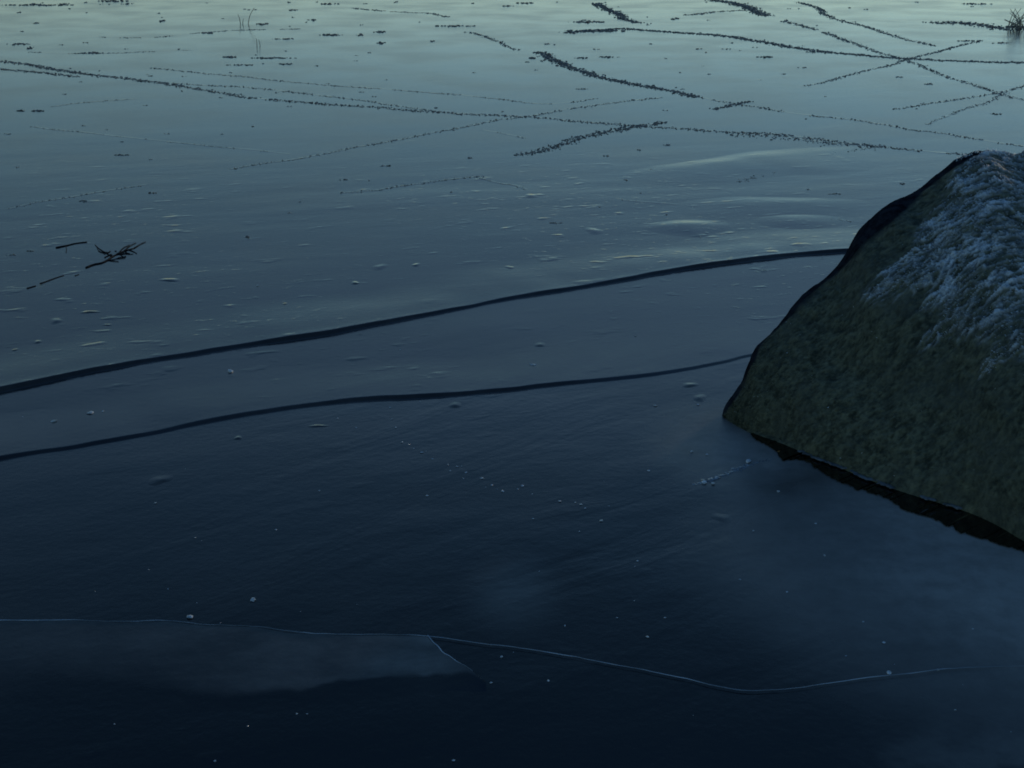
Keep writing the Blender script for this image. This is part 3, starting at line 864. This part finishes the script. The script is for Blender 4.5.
# frost crust: upper right of the slab
ln = (pyy - (262 + (pxx - 842) * 0.70)) / 1.22
frost = np.clip((8 - ln - 34 * fbm(a_ * 4, b_ * 13, 0.0, 4)) / 26, 0, 1)
left = pxx - np.interp(pyy, [140, 160, 200, 240, 262, 300, 340], [978, 962, 930, 905, 880, 858, 850])
frost *= np.clip((left + 12 * fbm(a_ * 9, b_ * 22, 1.0, 3)) / 14, 0, 1)
bare = np.clip(1 - (pxx - np.interp(pyy, [150, 158, 168, 190, 210, 225, 240, 262, 290, 340, 380, 416], [985, 972, 958, 928, 909, 891, 870, 848, 818, 768, 744, 718])) / 5 + 0.7 * fbm(a_ * 7, b_ * 20, 4.0, 3), 0, 1)
frost *= 1 - bare
edge = np.clip(vv[None, :] * 14, 0, 1) * np.clip((1 - vv[None, :]) * 20, 0, 1)
wx, wy = a_ + 0.03 * fbm(a_ * 6, b_ * 6, 2.0, 2), b_ + 0.022 * fbm(a_ * 5, b_ * 9, 5.0, 3)
rid = np.clip(1 - np.abs(fbm(wx * 15, wy * 62, 0.0, 3)) * 2.0, 0, 1) ** 2
patchy = np.clip(0.5 + 1.1 * fbm(a_ * 6, b_ * 14, 3.0, 3), 0.1, 1.3)
lump = fbm(a_ * 60, b_ * 90, c_ * 40, 3, 0.7)
moss = fbm(a_ * 26, b_ * 56, c_ * 26, 4, 0.75)
fib = np.clip(0.45 + 0.30 * moss + 0.45 * fbm(a_ * 80, b_ * 120, c_ * 80, 2, 0.8), 0, 1)
big = fbm(F_[:, :, 0] * 4.0, F_[:, :, 1] * 4.0, F_[:, :, 2] * 4.0, 3)
disp = 0.020 * big * edge + 0.0035 * moss * edge * (1 - bare) + frost * (0.010 * rid + 0.004 * lump + 0.003)
F_ = F_ + nn * disp[:, :, None]
rime = np.clip(frost * (0.0 + (1.15 * rid + 0.4 * np.clip(lump + 0.05, 0, 1)) * (0.35 + 0.65 * patchy)), 0, 1)
# back of the stone
tb = np.linspace(0, 1, NVB + 1)[1:]
depth = np.interp(np.linspace(0, 1, NU), [0, .15, .6, .9, 1], [0.02, .18, .45, .25, .02])
Bk = Cc.copy(); Bk[:, :2] += LN * depth[:, None]; Bk[:, 2] = -0.25
last = F_[:, -1]
G = last[:, None, :] * (1 - tb)[None, :, None] + Bk[:, None, :] * tb[None, :, None]
out_ = 0.05 * spanL * np.sin(math.pi * tb)[None, :]
G[:, :, :2] += LN[None, None, :] * out_[:, :, None]
G[:, :, 2] += 0.10 * spanL * np.sin(math.pi * tb)[None, :] * np.linspace(0, 1, NU)[:, None] ** 0.3 * 0.0
G += (LN[0], LN[1], 0.0) * (0.02 * fbm(G[:, :, 0] * 5, G[:, :, 1] * 5, G[:, :, 2] * 5, 3) * np.clip(tb * 4, 0, 1)[None, :])[:, :, None]
under = Ww.copy()[:, None, :]; under[:, :, 2] = -0.3
V = np.concatenate([under, F_, G], axis=1)
nvt = V.shape[1]
def pad(a, fill): return np.concatenate([np.zeros((NU, 1)), a, np.full((NU, NVB), fill)], 1)


rime_p, bare_p, fib_p = pad(rime, 0.0), pad(bare, 1.0), pad(fib, 0.5)

m = NT("mossy_stone")
n1 = m.noise(30, 6, 0.65); n2 = m.noise(6, 4, 0.6); n3 = m.noise(130, 3, 0.6)
moss_c = m.mix(m.math("ADD", m.math("MULTIPLY", m.attr("fib"), 0.75), m.ramp(n1, 0.3, 0.7, -0.1, 0.3), clamp=True), (0.034, 0.040, 0.026), (0.185, 0.190, 0.115))
moss_c = m.mix(m.ramp(n2, 0.45, 0.68, 0, 0.55), moss_c, (0.095, 0.105, 0.08))
stone = m.mix(m.ramp(n1, 0.3, 0.7), (0.006, 0.008, 0.011), (0.030, 0.034, 0.040))
base = m.mix(m.attr("bare"), moss_c, stone)
rm = m.math("MULTIPLY", m.attr("rime"), m.ramp(n3, 0.3, 0.7, 0.55, 1.15), clamp=True)
base = m.mix(rm, base, (0.78, 0.84, 0.86))
m.setp("Base Color", base); m.setp("Roughness", 0.8); m.setp("Specular IOR Level", m.ramp(m.attr("bare"), 0, 1, 0.25, 0.0))
m.setp("Normal", m.bump(m.noise(75, 5, 0.7), 0.006, normal=m.bump(n3, 0.003)))
STONE = m.m
bc = V.reshape(-1, 3).mean(0); bc[2] = 0
boulder = mesh_obj("boulder", V.reshape(-1, 3), grid_faces(NU, nvt), STONE, loc=bc)
for nm, arr in (("rime", rime_p), ("bare", bare_p), ("fib", fib_p)):
    a = boulder.data.attributes.new(nm, "FLOAT", "POINT"); a.data.foreach_set("value", arr.ravel().astype(np.float32))
tag(boulder, "large dark mossy boulder with white frost on its upper slope, frozen into the ice", "boulder")

# rime crystals standing on the crust
fr = NT("rime_crystal")
fr.setp("Base Color", (0.80, 0.86, 0.88, 1)); fr.setp("Roughness", 0.5)
tl = fr.t.nodes.new("ShaderNodeBsdfTranslucent"); tl.inputs[0].default_value = (0.6, 0.7, 0.76, 1)
mx = fr.t.nodes.new("ShaderNodeMixShader"); mx.inputs[0].default_value = 0.4
fr.link(fr.p.outputs[0], mx.inputs[1]); fr.link(tl.outputs[0], mx.inputs[2]); fr.link(mx.outputs[0], fr.out.inputs[0])
vis = (np.arange(NU)[:, None] < 640) & np.ones((1, NVF), bool)
wgt = (frost * (0.07 + rime ** 2)) * vis
cand = np.argwhere(wgt > 0.05)
pr = wgt[wgt > 0.05]; pr = pr / pr.sum()
pick = cand[rng.choice(len(cand), 34000, p=pr)]
# a fringe along the crest
ci = np.argwhere((pxx[:, -1] > 955) & (np.arange(NU) < 640)).ravel()
fri = np.stack([rng.choice(ci, 900), rng.integers(NVF - 6, NVF, 900)], 1)
# sparse tufts low on the moss
ok = np.argwhere((frost < 0.05) & (bare < 0.3) & vis & (np.abs(moss) < 0.02))
sp = ok[rng.choice(len(ok), 60)]
FV, FF = [], []
for grp, arr in (("c", pick), ("f", fri), ("s", sp)):
    for (i, j) in arr:
        p = F_[i, j]
        L = rng.uniform(0.0025, 0.0065) if grp != "f" else rng.uniform(0.003, 0.010)
        wd = L * rng.uniform(0.16, 0.35)
        dr = -flow * rng.uniform(0.1, 0.9) + nn * rng.uniform(0.3, 0.9) + rng.normal(0, 0.3, 3)
        if grp == "f": dr = np.array([0, 0, 1.0]) + rng.normal(0, 0.45, 3)
        dr /= np.linalg.norm(dr)
        s_ = np.cross(dr, rng.normal(0, 1, 3)); s_ /= np.linalg.norm(s_) + 1e-9
        n0 = len(FV)
        FV += [p - dr * 0.002 - s_ * wd * .5, p - dr * 0.002 + s_ * wd * .5, p + dr * L * 0.6 + s_ * wd * .6, p + dr * L, p + dr * L * 0.55 - s_ * wd * .6]
        FF.append((n0, n0 + 1, n0 + 2, n0 + 3, n0 + 4))
mesh_obj("frost_crust", np.array(FV) - bc, FF, fr.m, parent=boulder, smooth=False)

# short moss strands
ok = np.argwhere((frost < 0.3) & (bare < 0.25) & vis)
sp = ok[rng.choice(len(ok), 14000)]
MOSS = simple("moss", (0.035, 0.042, 0.026), 0.8, (0.17, 0.175, 0.11), 25, spec=0.2)
MV, MF = [], []
for (i, j) in sp:
    p = F_[i, j]
    L = rng.uniform(0.004, 0.012); wd = L * rng.uniform(0.12, 0.3)
    dr = -flow * 0.4 + nn * rng.uniform(0.1, 0.6) + rng.normal(0, 0.4, 3) + np.array([0, 0, -0.3]); dr /= np.linalg.norm(dr)
    s_ = np.cross(dr, rng.normal(0, 1, 3)); s_ /= np.linalg.norm(s_) + 1e-9
    n0 = len(MV)
    MV += [p - dr * 0.002 - s_ * wd * .5, p - dr * 0.002 + s_ * wd * .5, p + dr * L]
    MF.append((n0, n0 + 1, n0 + 2))
mesh_obj("moss", np.array(MV) - bc, MF, MOSS, parent=boulder, smooth=False)

# thin ledges of old ice still stuck to the stone at the waterline
LEDGE = simple("old_ice", (0.05, 0.06, 0.065), 0.35, (0.13, 0.15, 0.16), 20)
led = []
for x0, x1, dy in [(800, 822, 3), (826, 846, 2), (852, 872, 3), (878, 892, 2), (922, 934, 2), (945, 960, 3)]:
    Lr = Lumps()
    for k in range(16):
        x = x0 + (x1 - x0) * k / 15
        y = np.interp(x, [q[0] for q in WAT], [q[1] for q in WAT])
        p = at(x, y + dy * 0.3 + rng.normal(0, 0.5))
        Lr.add((p[0], p[1], 0.010), 0.008, 0.005, 0.003, rot=rng.uniform(-.5, .1))
    V_ = np.concatenate(Lr.V) - bc
    mesh_obj("ice_ledge", V_, np.concatenate(Lr.F), LEDGE, parent=boulder, smooth=False)

# ------------------------------------------------------------------ open water along the foot of the boulder
OUT = [(750, 436), (757, 440), (766, 446), (775, 452), (783, 461), (786, 459), (800, 460), (812, 466), (822, 474), (832, 479), (842, 485), (856, 489), (870, 493), (884, 499), (892, 503), (900, 509), (914, 514), (930, 519), (948, 526), (956, 531), (970, 536), (988, 541), (1005, 547), (1024, 553), (1060, 572), (1120, 610)]
Oo, tO = resample(np.array(OUT, float), 1.0)
Oo[:, 1] += 1.6 * vnoise(tO * 0.22, tO * 0) + 1.1 * vnoise(tO * 0.7, tO * 0 + 4)
Oo[:, 0] += 1.2 * vnoise(tO * 0.3, tO * 0 + 8)
WO = np.array([at(x, y) for x, y in Oo])
inn = WO[:, :2] + np.array([0.35, 0.30])
inn[:12] = WO[:12, :2] + np.array([0.35, 0.30]) * np.linspace(0.05, 1, 12)[:, None]
V = np.zeros((len(WO), 4, 3))
for k, f in enumerate((0, 0.12, 0.5, 1.0)):
    V[:, k, :2] = WO[:, :2] * (1 - f) + inn * f
V[:, :, 2] = 0.004
wtr = mesh_obj("water", V.reshape(-1, 3), grid_faces(len(WO), 4)[:, ::-1], WATER, loc=(*V.reshape(-1, 3).mean(0)[:2], 0))
tag(wtr, "strip of black open water between the boulder's foot and the ice", kind="structure")
